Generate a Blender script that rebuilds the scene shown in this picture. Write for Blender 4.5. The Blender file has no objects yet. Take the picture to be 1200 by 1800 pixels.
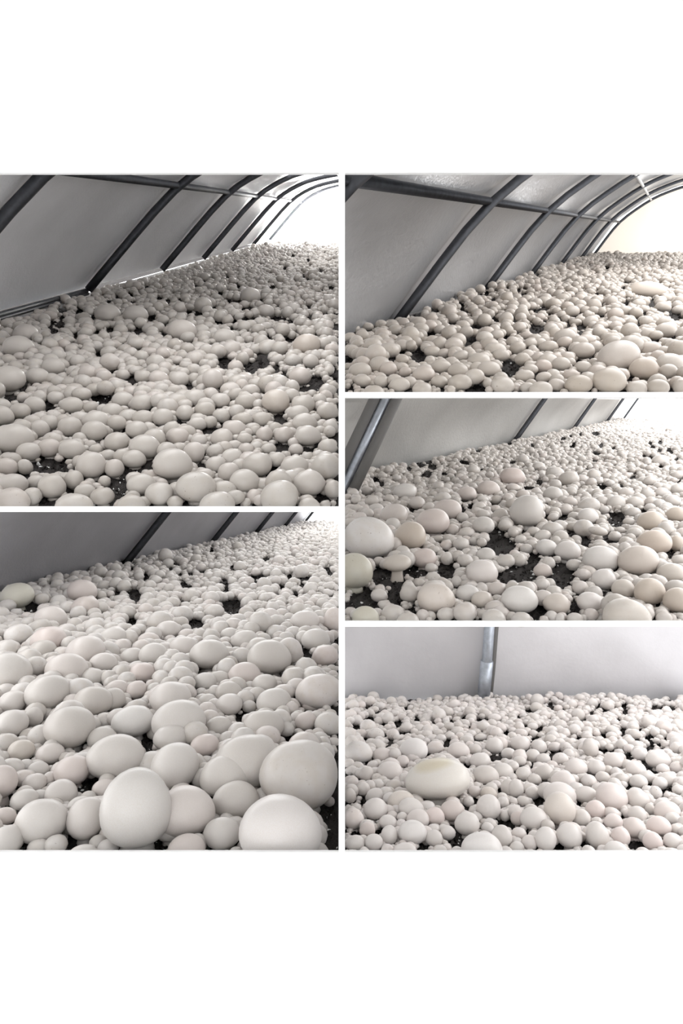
import bpy, bmesh, math, random
import numpy as np
from mathutils import Vector, Matrix

# ================================================================= camera, sky, light, exposure
F = 1200.0                      # focal length in pixels of the 1200 x 1800 frame
CZ = 1.5                        # camera height
scene = bpy.context.scene
cam_d = bpy.data.cameras.new('camera')
cam = bpy.data.objects.new('camera', cam_d)
scene.collection.objects.link(cam)
cam.location = (0, 0, CZ)
cam.rotation_euler = (math.pi / 2, 0, 0)
cam_d.sensor_fit = 'VERTICAL'
cam_d.sensor_height = 36.0
cam_d.lens = 36.0 * F / 1800.0
cam_d.clip_start = 0.02
cam_d.clip_end = 200
scene.camera = cam

world = bpy.data.worlds.new('sky')
scene.world = world
world.use_nodes = True
bgn = world.node_tree.nodes['Background']
bgn.inputs[1].default_value = 1.0
_nt = world.node_tree                      # plain overcast sky: brighter overhead than at the horizon, pale ground below
_tc = _nt.nodes.new('ShaderNodeTexCoord'); _sx = _nt.nodes.new('ShaderNodeSeparateXYZ'); _mr = _nt.nodes.new('ShaderNodeMapRange')
_nt.links.new(_tc.outputs['Generated'], _sx.inputs[0])
_nt.links.new(_sx.outputs['Z'], _mr.inputs['Value'])
_mr.inputs['From Min'].default_value = -0.1; _mr.inputs['From Max'].default_value = 1.0
_mr.inputs['To Min'].default_value = 2.0; _mr.inputs['To Max'].default_value = 3.6
_nt.links.new(_mr.outputs['Result'], bgn.inputs[0])

scene.view_settings.view_transform = 'Standard'
scene.view_settings.look = 'None'
scene.view_settings.gamma = 1.0
scene.view_settings.use_curve_mapping = False
scene.view_settings.exposure = 0.28

scene.cycles.use_adaptive_sampling = True
scene.cycles.adaptive_threshold = 0.04
scene.cycles.max_bounces = 8

ROOM_BACK = -3.0                           # depth of the added room behind the camera, sets how far it dims the front

rng = np.random.default_rng(7)
random.seed(7)
COL = scene.collection

# ---------------------------------------------------------------- tracing data: (u, v, half width, half height[, tint])
# tints: w white, c cream, t tan (also paints in the shade along the right of bed c), g greenish, p pinkish, y yellow-centred
CAPS = {
'a': [(92,857,23,23),(63,848,15,13),(22,850,26,17),(22,876,30,18),(57,874,17,17),(10,823,21,18),(44,822,13,15),(50,796,21,18),
(22,768,36,22),(4,733,20,20),(35,724,19,15),(61,714,18,17),(86,789,20,18),(123,752,21,20),(71,755,16,17),(86,745,18,16),(127,714,20,16),
(160,716,15,11),(165,760,22,20),(168,737,24,14),(205,742,18,12),(205,777,23,17),(127,791,22,19),(169,790,13,9),(160,820,25,26),(190,802,15,12),
(201,825,17,18),(236,808,21,17),(184,847,11,11),(130,845,17,18),(150,864,18,14),(130,884,32,16),(180,872,21,15),(249,852,26,20),(280,867,26,19),
(231,882,24,12),(216,703,19,14),(197,720,19,11),(99,699,16,11),(41,700,11,10),(255,786,28,22),(240,757,20,17),(252,735,19,14),(286,735,18,17),
(250,708,21,15),(125,821,7,6),(304,818,35,30),(341,797,20,20),(345,858,35,29),(358,838,18,15),(382,882,32,17),(430,847,28,22),(492,871,36,25),
(543,851,28,25),(402,832,19,19),(380,817,19,15),(408,801,21,11),(453,811,28,14),(518,815,25,13),(573,823,26,25),(585,862,15,18),(543,885,20,10),
(485,707,26,22,'c'),(432,707,19,15),(459,738,18,14),(499,766,17,16),(541,767,24,19),(576,786,18,14),(535,741,22,14),(524,725,19,12),(533,707,22,11),
(575,724,20,16),(520,790,14,10),(325,727,16,15),(360,719,18,13),(387,705,17,14),(342,697,21,12),(390,732,15,13),(347,746,16,13),(369,743,13,12),
(390,767,21,13),(430,771,15,10),(412,752,21,13),(312,768,20,16),(350,774,16,11),(378,793,16,12),(433,788,15,9),(472,788,14,9),(465,765,15,15),
(34,607,27,16),(45,583,23,12),(239,549,21,11),(189,548,22,12),(66,661,20,14),(94,641,20,11),(15,662,30,18),(216,660,13,11),(252,662,16,11),
(320,576,25,13),(539,604,24,16,'c'),(440,517,19,10),(315,667,18,14),(546,637,15,14),(528,662,21,16),(492,612,16,11),(515,635,15,12),(330,594,14,11),
(467,547,16,11),(395,589,20,10)],
'b': [(621,577,12,8),(646,575,11,8),(632,652,20,14),(637,670,16,12),(670,672,15,12),(745,658,21,14),(775,645,19,13),(772,672,16,12),(805,652,19,13),
(808,672,21,14),(859,650,20,15),(842,631,21,10),(882,677,22,15),(657,688,20,10),(760,618,15,10),(810,626,15,10),(880,625,16,11),(870,612,20,9),
(694,579,14,8),(613,676,11,12),(712,655,12,10),(780,622,12,9),(702,675,18,11),(682,650,15,14),(742,683,18,11),(1086,627,38,27,'w'),(1070,670,31,23,'c'),
(1016,676,24,17,'c'),(1131,650,24,21,'c'),(1174,655,17,15),(1177,635,26,13,'w'),(1156,680,20,13),(1118,682,18,12),(1137,512,33,12,'c'),(1025,618,21,16),
(954,645,16,13,'p'),(964,610,17,11),(1165,541,14,10),(1005,546,14,8),(910,613,14,13),(924,591,10,8,'p'),(1025,647,15,12),(985,641,18,13),(1004,660,16,10),
(922,661,17,11),(955,665,15,11),(1122,532,13,6),(1046,612,15,11),(950,682,20,11),(1194,680,12,14),(978,678,16,12),(1142,612,20,11),(1170,578,20,10),(1192,545,12,8)],
'c': [(647,948,47,39,'w'),(722,944,29,27,'t'),(622,1006,33,34,'g'),(698,991,24,16,'c'),(746,980,23,16,'p'),(666,1047,16,12),(765,1050,35,25,'c'),(720,1045,18,17),
(642,1081,24,15,'g'),(690,1077,20,14),(717,1088,21,11),(846,1006,29,22,'w'),(854,975,18,12,'w'),(817,987,15,13,'w'),(822,1044,20,16,'w'),(847,1056,18,17,'c'),
(817,1075,22,15),(867,1085,22,14),(850,924,20,16,'w'),(812,911,11,10,'w'),(820,936,15,9,'w'),(795,932,13,10,'w'),(784,960,11,10,'p'),(810,958,15,13),
(785,983,11,13,'p'),(761,1015,14,9),(770,948,9,7),(912,1052,32,22,'w'),(802,1024,11,11),(783,1079,16,11),(758,1089,15,8),(832,953,9,9),(872,1037,17,14),
(889,985,16,10,'p'),(609,1058,9,12,'g'),(737,1026,11,9),(763,968,11,9),(762,908,30,13,'p'),
(960,964,20,16,'w'),(953,942,15,10,'w'),(998,970,23,19,'w'),(1008,994,14,11,'w'),(1055,981,31,21,'w'),(1122,988,34,29,'c'),(1061,1020,22,20,'w'),(1025,1011,14,11,'w'),
(1019,1034,14,13,'w'),(1036,1056,24,15,'w'),(1095,1036,20,18,'c'),(1141,1042,26,26,'t'),(1180,1008,24,18,'c'),(1190,1057,24,24,'t'),(1100,1078,43,24,'c'),
(978,1062,24,19,'c'),(953,1030,14,13,'p'),(953,1004,16,13,'p'),(1150,953,29,21,'t'),(1145,914,25,15,'t'),(1115,935,14,7,'w'),(1105,917,11,7,'w'),(1050,934,17,9,'c'),
(915,949,11,8,'p'),(911,985,14,13,'p'),(925,965,12,9,'p'),(972,910,10,8,'w'),(1035,906,15,12,'w'),(1080,943,12,9,'p'),(1167,1085,14,9,'t'),(915,1086,18,10,'c'),
(1010,1086,14,9,'c'),(1190,957,14,16,'t'),(1193,985,14,9,'t'),(1190,905,20,14,'t'),(970,928,18,10),(1098,967,12,14,'w'),
(711,862,20,12,'w'),(786,893,25,15,'p'),(778,876,16,11,'w'),(821,870,18,15,'p'),(858,858,21,13,'p'),(644,864,12,9,'w'),(653,881,13,9,'w'),(693,900,26,14),
(872,880,11,9),(733,885,15,12,'w'),(849,906,14,10,'w'),(900,838,22,16,'p'),(926,901,28,31,'w'),(972,868,18,12,'w'),(919,870,13,9,'w'),(975,829,16,8,'w'),
(1000,838,19,9,'w'),(1002,882,13,8,'w'),(1035,884,19,8,'w'),(995,898,12,10,'w'),(1033,906,19,12,'w'),(1082,882,17,10),(1142,846,12,10,'w'),(1065,837,10,6,'w'),
(1100,865,14,7),(1115,882,16,9),(1112,900,14,8),(1160,806,14,6,'w'),(1060,898,10,9,'w'),(1190,860,14,9,'t'),(1182,880,14,10,'t'),(1162,865,13,8,'t'),(1192,835,12,8,'t')],
'd': [(771,1372,60,38,'y'),(725,1465,25,22,'w'),(821,1450,21,21),(848,1489,38,23,'w'),(722,1420,24,16),(735,1440,21,16),(764,1437,17,17,'p'),(795,1427,21,19,'p'),
(660,1424,22,20),(622,1441,18,19),(646,1460,15,14,'p'),(625,1483,16,14),(657,1482,16,15),(684,1470,15,18),(682,1447,17,14),(763,1475,16,15),(787,1465,13,13),
(705,1406,24,15,'c'),(660,1400,16,14),(859,1421,22,23),(859,1397,16,13,'c'),(857,1457,12,10,'c'),(882,1472,19,20),(853,1364,23,18),(834,1393,11,11),(823,1410,10,10),
(685,1354,22,14),(645,1362,14,14),(638,1388,13,13),(692,1380,15,9,'c'),(630,1323,25,20,'w'),(727,1329,15,9),(728,1311,26,12,'w'),(765,1315,16,12),(806,1320,19,15),
(834,1318,13,10),(844,1338,18,14),(869,1312,16,15),(893,1326,13,11),(884,1355,19,13),(893,1386,13,16),(887,1435,10,10,'p'),(712,1494,21,11),(772,1494,14,8),
(884,1412,11,11),(672,1327,17,12),(655,1345,11,7),(708,1340,12,12),(615,1400,11,15,'p'),
(1001,1471,23,22),(1049,1470,21,24),(1147,1480,17,16,'p'),(1182,1480,16,15),(959,1477,18,22),(1091,1472,17,17,'p'),(1115,1457,20,19,'p'),(1021,1439,17,16),
(983,1424,27,30,'c'),(938,1441,23,21),(911,1440,14,14,'p'),(912,1466,13,11),(1074,1402,28,25,'p'),(1047,1425,18,17,'p'),(1030,1399,20,16),(1078,1446,16,14,'p'),
(1120,1433,17,15),(1120,1407,21,19),(1158,1452,21,16,'p'),(1172,1425,22,16,'p'),(1188,1460,11,11),(1152,1395,11,13),(1143,1424,9,12),(1182,1440,14,12),(1048,1351,15,15),
(1080,1338,18,15),(1012,1350,20,16),(990,1370,22,13),(983,1391,28,14),(957,1360,16,15),(936,1395,13,12),(920,1410,13,10),(907,1388,14,17),(940,1372,12,11),(920,1362,15,13),
(1117,1352,18,13),(1122,1375,16,13),(1137,1365,15,10),(1156,1332,21,12),(1125,1327,14,12),(1173,1370,17,12),(1165,1352,12,9),(1160,1378,13,12),(947,1313,14,13),
(915,1306,18,12),(937,1330,14,13),(955,1335,13,10),(985,1335,14,11),(1037,1316,14,18),(1035,1375,14,13),(930,1483,14,14),(908,1490,13,10),(1082,1492,20,12),
(1193,1390,12,10),(1190,1350,12,11),(1190,1412,12,10),(1060,1368,14,11),(845,1297,12,7,'y')],
'e': [(72,1447,43,40),(152,1442,34,38),(240,1425,62,70,'w'),(13,1480,30,27),(8,1437,20,17,'p'),(3,1377,25,38,'p'),(43,1407,24,19),(108,1390,28,18),(127,1357,33,27,'p'),
(204,1333,49,40),(88,1327,24,20),(37,1322,23,21,'c'),(68,1352,19,13),(60,1376,22,15),(185,1388,22,18),(190,1490,18,14,'w'),(145,1497,28,9),(180,1298,26,20),
(122,1274,46,30),(234,1270,36,29,'w'),(163,1235,33,28),(84,1216,40,28),(14,1178,42,30),(20,1275,30,26),(118,1167,36,17),(162,1191,21,16),(198,1232,22,22),(207,1208,22,12),
(150,1138,36,19),(182,1165,24,17),(240,1215,18,18,'p'),(250,1182,24,16,'p'),(270,1145,26,14),(22,1230,26,14),(60,1262,15,20),(232,1153,20,14),(75,1140,24,14),
(492,1452,75,50,'w'),(527,1358,73,52),(415,1408,40,33),(400,1357,48,28),(437,1320,60,24),(325,1425,54,40),(308,1350,44,42),(328,1487,32,19,'p'),(390,1467,32,28),
(586,1488,16,11),(360,1312,26,21,'p'),(300,1455,30,26),(300,1220,38,20),(315,1257,46,24),(300,1295,30,20),(367,1150,35,25),(473,1150,40,24),(360,1197,22,14),(430,1182,28,17,'p'),
(560,1207,40,20),(482,1228,32,17),(549,1238,20,16,'p'),(403,1240,25,20),(438,1243,13,12),(385,1277,24,17),(462,1268,36,17),(538,1270,20,18,'p'),(577,1272,26,19),(590,1240,12,14),
(465,1200,24,14),(385,1190,20,10),(322,1135,26,15),(572,1155,24,20,'p'),(402,1212,24,13),(30,1040,30,14,'g'),(587,1090,18,24,'p'),(535,1090,26,16),(295,1105,22,13),(90,1080,28,14),
(5,1033,12,12,'g'),(85,1118,32,15,'p'),(200,1115,24,12),(430,1120,24,11),(555,1118,26,12),(320,1075,20,9),(145,1030,26,10,'p'),(150,1060,26,11,'p'),(12,1064,16,10,'g')],
}
HOLES = {
'a': [(106,572,7,7),(95,584,8,4),(108,546,8,5),(139,547,6,5),(165,559,7,4),(174,624,8,6),(133,591,6,6),(233,669,6,9),(35,682,12,8),(266,561,8,5),(195,582,10,3),(168,585,7,4),
(243,583,8,6),(18,698,9,9),(86,716,9,9),(178,702,18,8),(210,756,14,6),(82,822,30,11),(47,838,9,6),(210,852,13,22),(232,826,22,6),(263,815,6,12),(82,884,10,6),(125,866,6,6),
(370,757,15,7),(318,742,12,4),(495,742,12,5),(497,787,14,5),(543,789,11,5),(350,819,8,4),(464,834,15,6),(490,730,12,3),(590,770,4,8),(562,877,8,4),(394,640,11,8),(440,649,10,9),
(461,637,12,12),(485,650,6,8),(556,675,12,13),(533,684,9,6),(590,576,8,5),(588,660,6,9),(472,597,6,5),(500,660,5,7),(385,567,8,3),(437,561,14,3),(485,562,12,4),(417,530,10,3),
(479,506,6,3),(375,542,7,3),(331,549,7,3),(351,553,9,3),(332,682,7,6),(280,525,6,3),(295,532,5,4),(258,506,4,3),(233,533,5,2),(30,597,4,4),(25,581,4,3),(18,622,7,3),(75,605,5,3),(125,605,6,2)],
'b': [(736,628,12,10),(757,587,8,6),(822,601,7,8),(897,647,15,13),(613,635,11,4),(689,632,8,4),(707,621,5,6),(734,558,6,4),(795,570,6,4),(834,577,10,4),(890,594,6,5),(840,684,13,7),
(730,687,8,3),(855,518,5,4),(867,529,6,3),(876,565,6,3),(765,626,10,2),(904,562,6,6),(943,580,14,7),(956,543,7,4),(1022,576,9,4),(992,581,5,4),(1019,589,5,3),(1100,534,6,5),
(1146,537,9,4),(1178,548,5,9),(1190,558,10,6),(1122,570,5,6),(1180,596,11,4),(1153,600,8,3),(1056,556,7,3),(1016,636,7,4),(1040,630,6,4),(911,511,4,4),(1010,557,6,4),(1055,539,5,3),
(1075,582,4,3),(996,619,3,3),(939,662,4,6),(1104,668,4,4),(1180,687,6,4),(920,520,4,3),(1050,518,7,2),(1100,498,6,2)],
'c': [(767,930,17,11),(878,960,26,14),(872,942,14,10),(785,1005,15,11),(735,1007,17,8),(888,1015,13,10),(695,1048,13,15),(640,1055,25,18),(688,1022,24,9),(698,1010,14,10),(663,1012,9,14),(722,1074,9,5),
(1083,915,14,12),(1008,941,15,4),(923,1010,22,14),(938,985,10,10),(988,1012,17,22),(1028,953,8,8),(1073,948,14,7),(1178,975,7,8),(1008,1070,6,15),(940,1078,14,8),(1147,1080,4,12),
(1060,1047,8,5),(1085,1003,3,6),(919,935,3,5),(827,892,5,4),(752,835,7,5),(740,819,6,4),(671,852,6,5),(722,899,6,3),(780,834,6,3),(811,895,5,6),(660,845,6,4),(1047,763,7,3),(1056,784,4,4),
(1048,798,7,3),(948,849,7,4),(928,859,8,3),(992,850,5,4),(1112,840,6,3),(1060,856,8,5),(988,912,8,5),(959,910,4,5),(1128,901,7,5),(1092,855,6,3),(1142,780,4,3),(1160,779,5,3),
(760,822,8,4),(812,813,5,3),(990,772,5,3),(1008,783,4,4),(1175,792,5,3)],
'd': [(627,1280,7,5),(699,1271,8,4),(687,1306,6,6),(679,1317,4,4),(785,1308,8,7),(747,1328,6,6),(643,1343,14,4),(881,1330,6,7),(867,1334,8,6),(840,1302,12,3),(820,1348,5,5),(792,1269,4,3),
(610,1364,4,3),(815,1263,3,3),(842,1267,5,3),(890,1290,4,4),(707,1290,10,3),(638,1411,6,8),(770,1415,10,4),(820,1421,5,5),(806,1477,20,13),(888,1449,14,7),(742,1490,7,7),(626,1465,6,5),
(877,1391,4,8),(795,1455,10,5),(666,1464,4,4),(835,1411,5,7),(975,1330,11,8),(956,1322,6,5),(925,1319,6,7),(940,1300,6,5),(1062,1321,7,5),(1140,1296,9,4),(1140,1316,7,5),(1135,1347,10,8),
(1150,1357,6,6),(1102,1335,6,4),(1177,1385,6,6),(1163,1395,6,9),(1142,1378,6,5),(1040,1366,9,3),(1096,1241,6,4),(1098,1252,4,6),(1149,1245,6,4),(1161,1246,6,3),(1050,1243,4,4),
(1040,1255,4,5),(1025,1266,4,3),(1095,1285,8,5),(1062,1295,4,5),(1016,1299,5,3),(935,1349,5,4),(915,1350,6,3),(911,1262,4,3),(966,1239,4,3),(971,1246,4,3),(1105,1387,8,4),(957,1377,8,3),
(947,1411,8,10),(1016,1415,6,5),(1117,1485,14,10),(985,1492,14,5),(1025,1488,5,9),(903,1457,4,6),(1095,1439,5,6),(1165,1472,5,5),(928,1465,5,6),(976,1460,4,6)],
'e': [(237,1047,11,10),(407,1068,17,12),(52,1068,17,10),(17,1068,8,5),(257,1015,8,5),(410,999,6,5),(455,1015,15,4),(325,1030,6,5),(345,1097,14,7),(232,1095,7,7),(395,1025,5,4),(540,1150,8,9),
(527,1140,6,6),(467,984,7,3),(357,1184,7,4),(487,1188,7,5),(256,1211,5,12),(137,1314,10,8),(260,1310,9,15),(245,1348,5,5),(155,1382,14,12),(373,1391,10,11),(337,1391,4,3),(425,1269,5,8),
(511,1302,7,4),(583,1448,12,24),(125,1485,12,10),(280,1482,14,12),(592,1127,6,5),(335,1010,6,3),(537,1018,8,4),(508,1016,5,5),(205,1043,5,4),(190,1051,4,3),(575,1001,6,3),(372,968,4,4),
(48,1492,7,6),(6,1414,6,5),(300,1002,5,3)],
}

# ================================================================= helpers
def P(u, v, y):
    """point seen at pixel (u, v) at depth y"""
    return Vector(((u - 600) / F * y, y, CZ + (900 - v) / F * y))

def link(name, me, mat=None, parent=None, kind=None):
    o = bpy.data.objects.new(name, me)
    COL.objects.link(o)
    if mat is not None and me is not None and not me.materials:
        me.materials.append(mat)
    if parent is not None:
        o.parent = parent
    if kind:
        o['kind'] = kind
    return o

def tag(o, label, cat=None, group=None, kind=None):
    o['label'] = label
    if cat: o['category'] = cat
    if group: o['group'] = group
    if kind: o['kind'] = kind
    return o

def empty(name, loc=(0, 0, 0)):
    o = bpy.data.objects.new(name, None)
    o.empty_display_size = 0.02
    COL.objects.link(o)
    o.location = loc
    return o

def mesh_from(name, verts, faces, smooth=False):
    me = bpy.data.meshes.new(name)
    me.from_pydata([tuple(v) for v in verts], [], faces)
    if smooth:
        me.polygons.foreach_set('use_smooth', [True] * len(me.polygons))
    me.update()
    return me

def bm_mesh(name, bm, smooth=False):
    me = bpy.data.meshes.new(name)
    bmesh.ops.recalc_face_normals(bm, faces=bm.faces)
    bm.to_mesh(me); bm.free()
    if smooth:
        me.polygons.foreach_set('use_smooth', [True] * len(me.polygons))
    return me

def tube(bm, pts, r, n=12):
    """round tube along a polyline"""
    pts = [Vector(p) for p in pts]
    rings = []
    for i, p in enumerate(pts):
        a = pts[max(i - 1, 0)]; b = pts[min(i + 1, len(pts) - 1)]
        t = (b - a).normalized()
        ref = Vector((0, 1, 0)) if abs(t.y) < 0.8 else Vector((0, 0, 1))
        e1 = t.cross(ref).normalized(); e2 = t.cross(e1).normalized()
        rings.append([bm.verts.new(p + e1 * (r * math.cos(2 * math.pi * k / n)) + e2 * (r * math.sin(2 * math.pi * k / n))) for k in range(n)])
    for a, b in zip(rings[:-1], rings[1:]):
        for k in range(n):
            bm.faces.new((a[k], a[(k + 1) % n], b[(k + 1) % n], b[k]))
    bm.faces.new(rings[0]); bm.faces.new(rings[-1][::-1])

def cut(bm, co, no):
    """throw away what lies on the side of the plane that no points to, and close the cut"""
    g = bm.verts[:] + bm.edges[:] + bm.faces[:]
    r = bmesh.ops.bisect_plane(bm, geom=g, plane_co=co, plane_no=no, clear_outer=True)
    ed = [e for e in r['geom_cut'] if isinstance(e, bmesh.types.BMEdge)]
    if ed:
        try: bmesh.ops.contextual_create(bm, geom=ed)
        except Exception: pass

# ================================================================= materials
def new_mat(name):
    m = bpy.data.materials.new(name); m.use_nodes = True
    nt = m.node_tree
    return m, nt, nt.nodes['Principled BSDF']

def node(nt, t, **kw):
    n = nt.nodes.new(t)
    for k, v in kw.items(): setattr(n, k, v)
    return n

def noise(nt, scale, detail=3, coord='Object', rough=0.5):
    tc = node(nt, 'ShaderNodeTexCoord'); n = node(nt, 'ShaderNodeTexNoise')
    n.inputs['Scale'].default_value = scale; n.inputs['Detail'].default_value = detail; n.inputs['Roughness'].default_value = rough
    nt.links.new(tc.outputs[coord], n.inputs['Vector'])
    return n

def ramp(nt, src, stops):
    r = node(nt, 'ShaderNodeValToRGB')
    el = r.color_ramp.elements
    while len(el) < len(stops): el.new(0.5)
    for e, (p, c) in zip(el, stops):
        e.position = p; e.color = (*c, 1)
    nt.links.new(src, r.inputs['Fac'])
    return r

def bump(nt, bsdf, src, strength, dist):
    b = node(nt, 'ShaderNodeBump'); b.inputs['Strength'].default_value = strength; b.inputs['Distance'].default_value = dist
    nt.links.new(src, b.inputs['Height']); nt.links.new(b.outputs['Normal'], bsdf.inputs['Normal'])

def painted(name, col, rough=0.6):
    m, nt, b = new_mat(name)
    n = noise(nt, 40)
    r = ramp(nt, n.outputs['Fac'], [(0.3, tuple(c * 0.985 for c in col)), (0.7, col)])
    nt.links.new(r.outputs['Color'], b.inputs['Base Color'])
    b.inputs['Roughness'].default_value = rough
    b.inputs['Specular IOR Level'].default_value = 0.2
    return m

def film(name, col):
    """translucent white greenhouse film"""
    m = bpy.data.materials.new(name); m.use_nodes = True
    nt = m.node_tree; nt.nodes.clear()
    out = node(nt, 'ShaderNodeOutputMaterial'); mix = node(nt, 'ShaderNodeMixShader')
    d = node(nt, 'ShaderNodeBsdfDiffuse'); t = node(nt, 'ShaderNodeBsdfTranslucent')
    n = noise(nt, 12)
    r = ramp(nt, n.outputs['Fac'], [(0.3, tuple(c * 0.97 for c in col)), (0.7, col)])
    nt.links.new(r.outputs['Color'], d.inputs['Color']); nt.links.new(r.outputs['Color'], t.inputs['Color'])
    mix.inputs[0].default_value = 0.55
    nt.links.new(d.outputs[0], mix.inputs[1]); nt.links.new(t.outputs[0], mix.inputs[2])
    nt.links.new(mix.outputs[0], out.inputs[0])
    return m

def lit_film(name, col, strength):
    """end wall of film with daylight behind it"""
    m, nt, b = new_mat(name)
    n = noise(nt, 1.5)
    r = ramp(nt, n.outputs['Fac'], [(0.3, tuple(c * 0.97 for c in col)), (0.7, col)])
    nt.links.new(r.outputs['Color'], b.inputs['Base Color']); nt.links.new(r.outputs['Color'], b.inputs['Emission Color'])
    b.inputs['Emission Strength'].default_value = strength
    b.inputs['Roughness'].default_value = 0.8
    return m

def foil(name, col, rough, metal=0.5, crinkle=0.2):
    """crinkled aluminium bubble foil"""
    m, nt, b = new_mat(name)
    n = noise(nt, 3.0, 4)
    r = ramp(nt, n.outputs['Fac'], [(0.3, tuple(c * 0.88 for c in col)), (0.7, col)])
    nt.links.new(r.outputs['Color'], b.inputs['Base Color'])
    b.inputs['Metallic'].default_value = metal
    b.inputs['Roughness'].default_value = rough
    fine = noise(nt, 55, 3, rough=0.65)
    bump(nt, b, fine.outputs['Fac'], crinkle, 0.012)
    return m

def mushroom_mat(name, col, instanced):
    """pale velvety cap skin with faint blotches; tone per mushroom"""
    m, nt, b = new_mat(name)
    n1 = noise(nt, 45, 4)
    r1 = ramp(nt, n1.outputs['Fac'], [(0.32, tuple(c * k for c, k in zip(col, (0.95, 0.93, 0.90)))), (0.62, col)])
    if instanced:
        oi = node(nt, 'ShaderNodeObjectInfo'); src = oi.outputs['Random']
    else:
        at = node(nt, 'ShaderNodeAttribute'); at.attribute_name = 'tone'; src = at.outputs['Fac']
    tone = ramp(nt, src, [(0.0, (0.87, 0.845, 0.82)), (0.35, (0.97, 0.955, 0.94)), (0.7, (1, 0.985, 0.975)), (1.0, (1.0, 0.955, 0.94))])
    mx = node(nt, 'ShaderNodeMix'); mx.data_type = 'RGBA'; mx.blend_type = 'MULTIPLY'; mx.inputs[0].default_value = 1.0
    nt.links.new(r1.outputs['Color'], mx.inputs[6]); nt.links.new(tone.outputs['Color'], mx.inputs[7])
    sp = noise(nt, 260, 2)      # specks of soil
    rs = ramp(nt, sp.outputs['Fac'], [(0.0, (1, 1, 1)), (0.70, (1, 1, 1)), (0.76, (0.42, 0.36, 0.31)), (1.0, (0.3, 0.25, 0.22))])
    mx2 = node(nt, 'ShaderNodeMix'); mx2.data_type = 'RGBA'; mx2.blend_type = 'MULTIPLY'; mx2.inputs[0].default_value = 0.8
    nt.links.new(mx.outputs[2], mx2.inputs[6]); nt.links.new(rs.outputs['Color'], mx2.inputs[7])
    nt.links.new(mx2.outputs[2], b.inputs['Base Color'])
    b.inputs['Roughness'].default_value = 0.33
    b.inputs['Specular IOR Level'].default_value = 0.45
    return m

def soil_mat():
    m, nt, b = new_mat('casing_soil')
    n = noise(nt, 220, 5, rough=0.7)
    r = ramp(nt, n.outputs['Fac'], [(0.35, (0.008, 0.0065, 0.006)), (0.6, (0.028, 0.022, 0.02)), (0.78, (0.10, 0.085, 0.075))])
    nt.links.new(r.outputs['Color'], b.inputs['Base Color'])
    b.inputs['Roughness'].default_value = 0.9
    bump(nt, b, n.outputs['Fac'], 0.8, 0.004)
    return m

M_WALL = painted('white_paint', (0.93, 0.93, 0.93))
M_BOARD = painted('white_board', (0.88, 0.88, 0.87))
M_FILM = film('white_film', (0.93, 0.93, 0.93))
M_SOIL = soil_mat()
M_CLOD = painted('soil_clod_dark', (0.018, 0.015, 0.014), 0.95)
M_STEEL = None
def steel(name, col, rough):
    m, nt, b = new_mat(name)
    n = noise(nt, 60, 4)
    r = ramp(nt, n.outputs['Fac'], [(0.35, tuple(c * 0.8 for c in col)), (0.65, col)])
    nt.links.new(r.outputs['Color'], b.inputs['Base Color'])
    b.inputs['Metallic'].default_value = 0.85; b.inputs['Roughness'].default_value = rough
    return m
M_STEEL = steel('dark_galvanised_steel', (0.07, 0.073, 0.082), 0.5)
M_ZINC = steel('bright_galvanised_steel', (0.50, 0.54, 0.60), 0.38)
M_GREY_STRIP = painted('grey_gasket', (0.17, 0.165, 0.16), 0.7)
M_STRIP = painted('white_base_strip', (0.9, 0.9, 0.9), 0.5)
M_PURLIN = painted('pale_purlin', (0.62, 0.62, 0.62), 0.4)

# ================================================================= the five growing places
# vp: vanishing point of the bed, vb: bottom row of its opening, yf: depth of the bed at that edge, end: depth of the far end
PAN = {
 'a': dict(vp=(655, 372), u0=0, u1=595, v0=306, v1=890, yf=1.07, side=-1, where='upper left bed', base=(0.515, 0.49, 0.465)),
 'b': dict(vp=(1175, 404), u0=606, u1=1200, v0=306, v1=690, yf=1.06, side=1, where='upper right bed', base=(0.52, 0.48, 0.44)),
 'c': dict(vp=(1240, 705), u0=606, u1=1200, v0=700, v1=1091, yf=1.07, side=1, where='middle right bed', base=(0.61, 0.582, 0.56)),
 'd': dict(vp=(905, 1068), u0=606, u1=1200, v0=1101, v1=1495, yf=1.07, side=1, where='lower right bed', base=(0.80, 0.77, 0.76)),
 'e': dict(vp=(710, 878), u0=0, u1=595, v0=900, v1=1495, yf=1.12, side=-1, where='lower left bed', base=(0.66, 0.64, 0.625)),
}
ENDY = {'a': 9.6, 'b': 7.0, 'c': 12.5, 'd': 2.84, 'e': 17.0}
for k, p in PAN.items():
    p['vh'] = p['vp'][1]
    p['K'] = p['yf'] * (p['v1'] + 12 - p['vh'])
    p['s'] = (900 - p['vh']) / F
    p['end'] = ENDY[k]

def zbed(p, y):
    return CZ + y * p['s'] - p['K'] / F

def N_of(p):
    return Vector((0, -p['s'], 1)).normalized()

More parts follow.
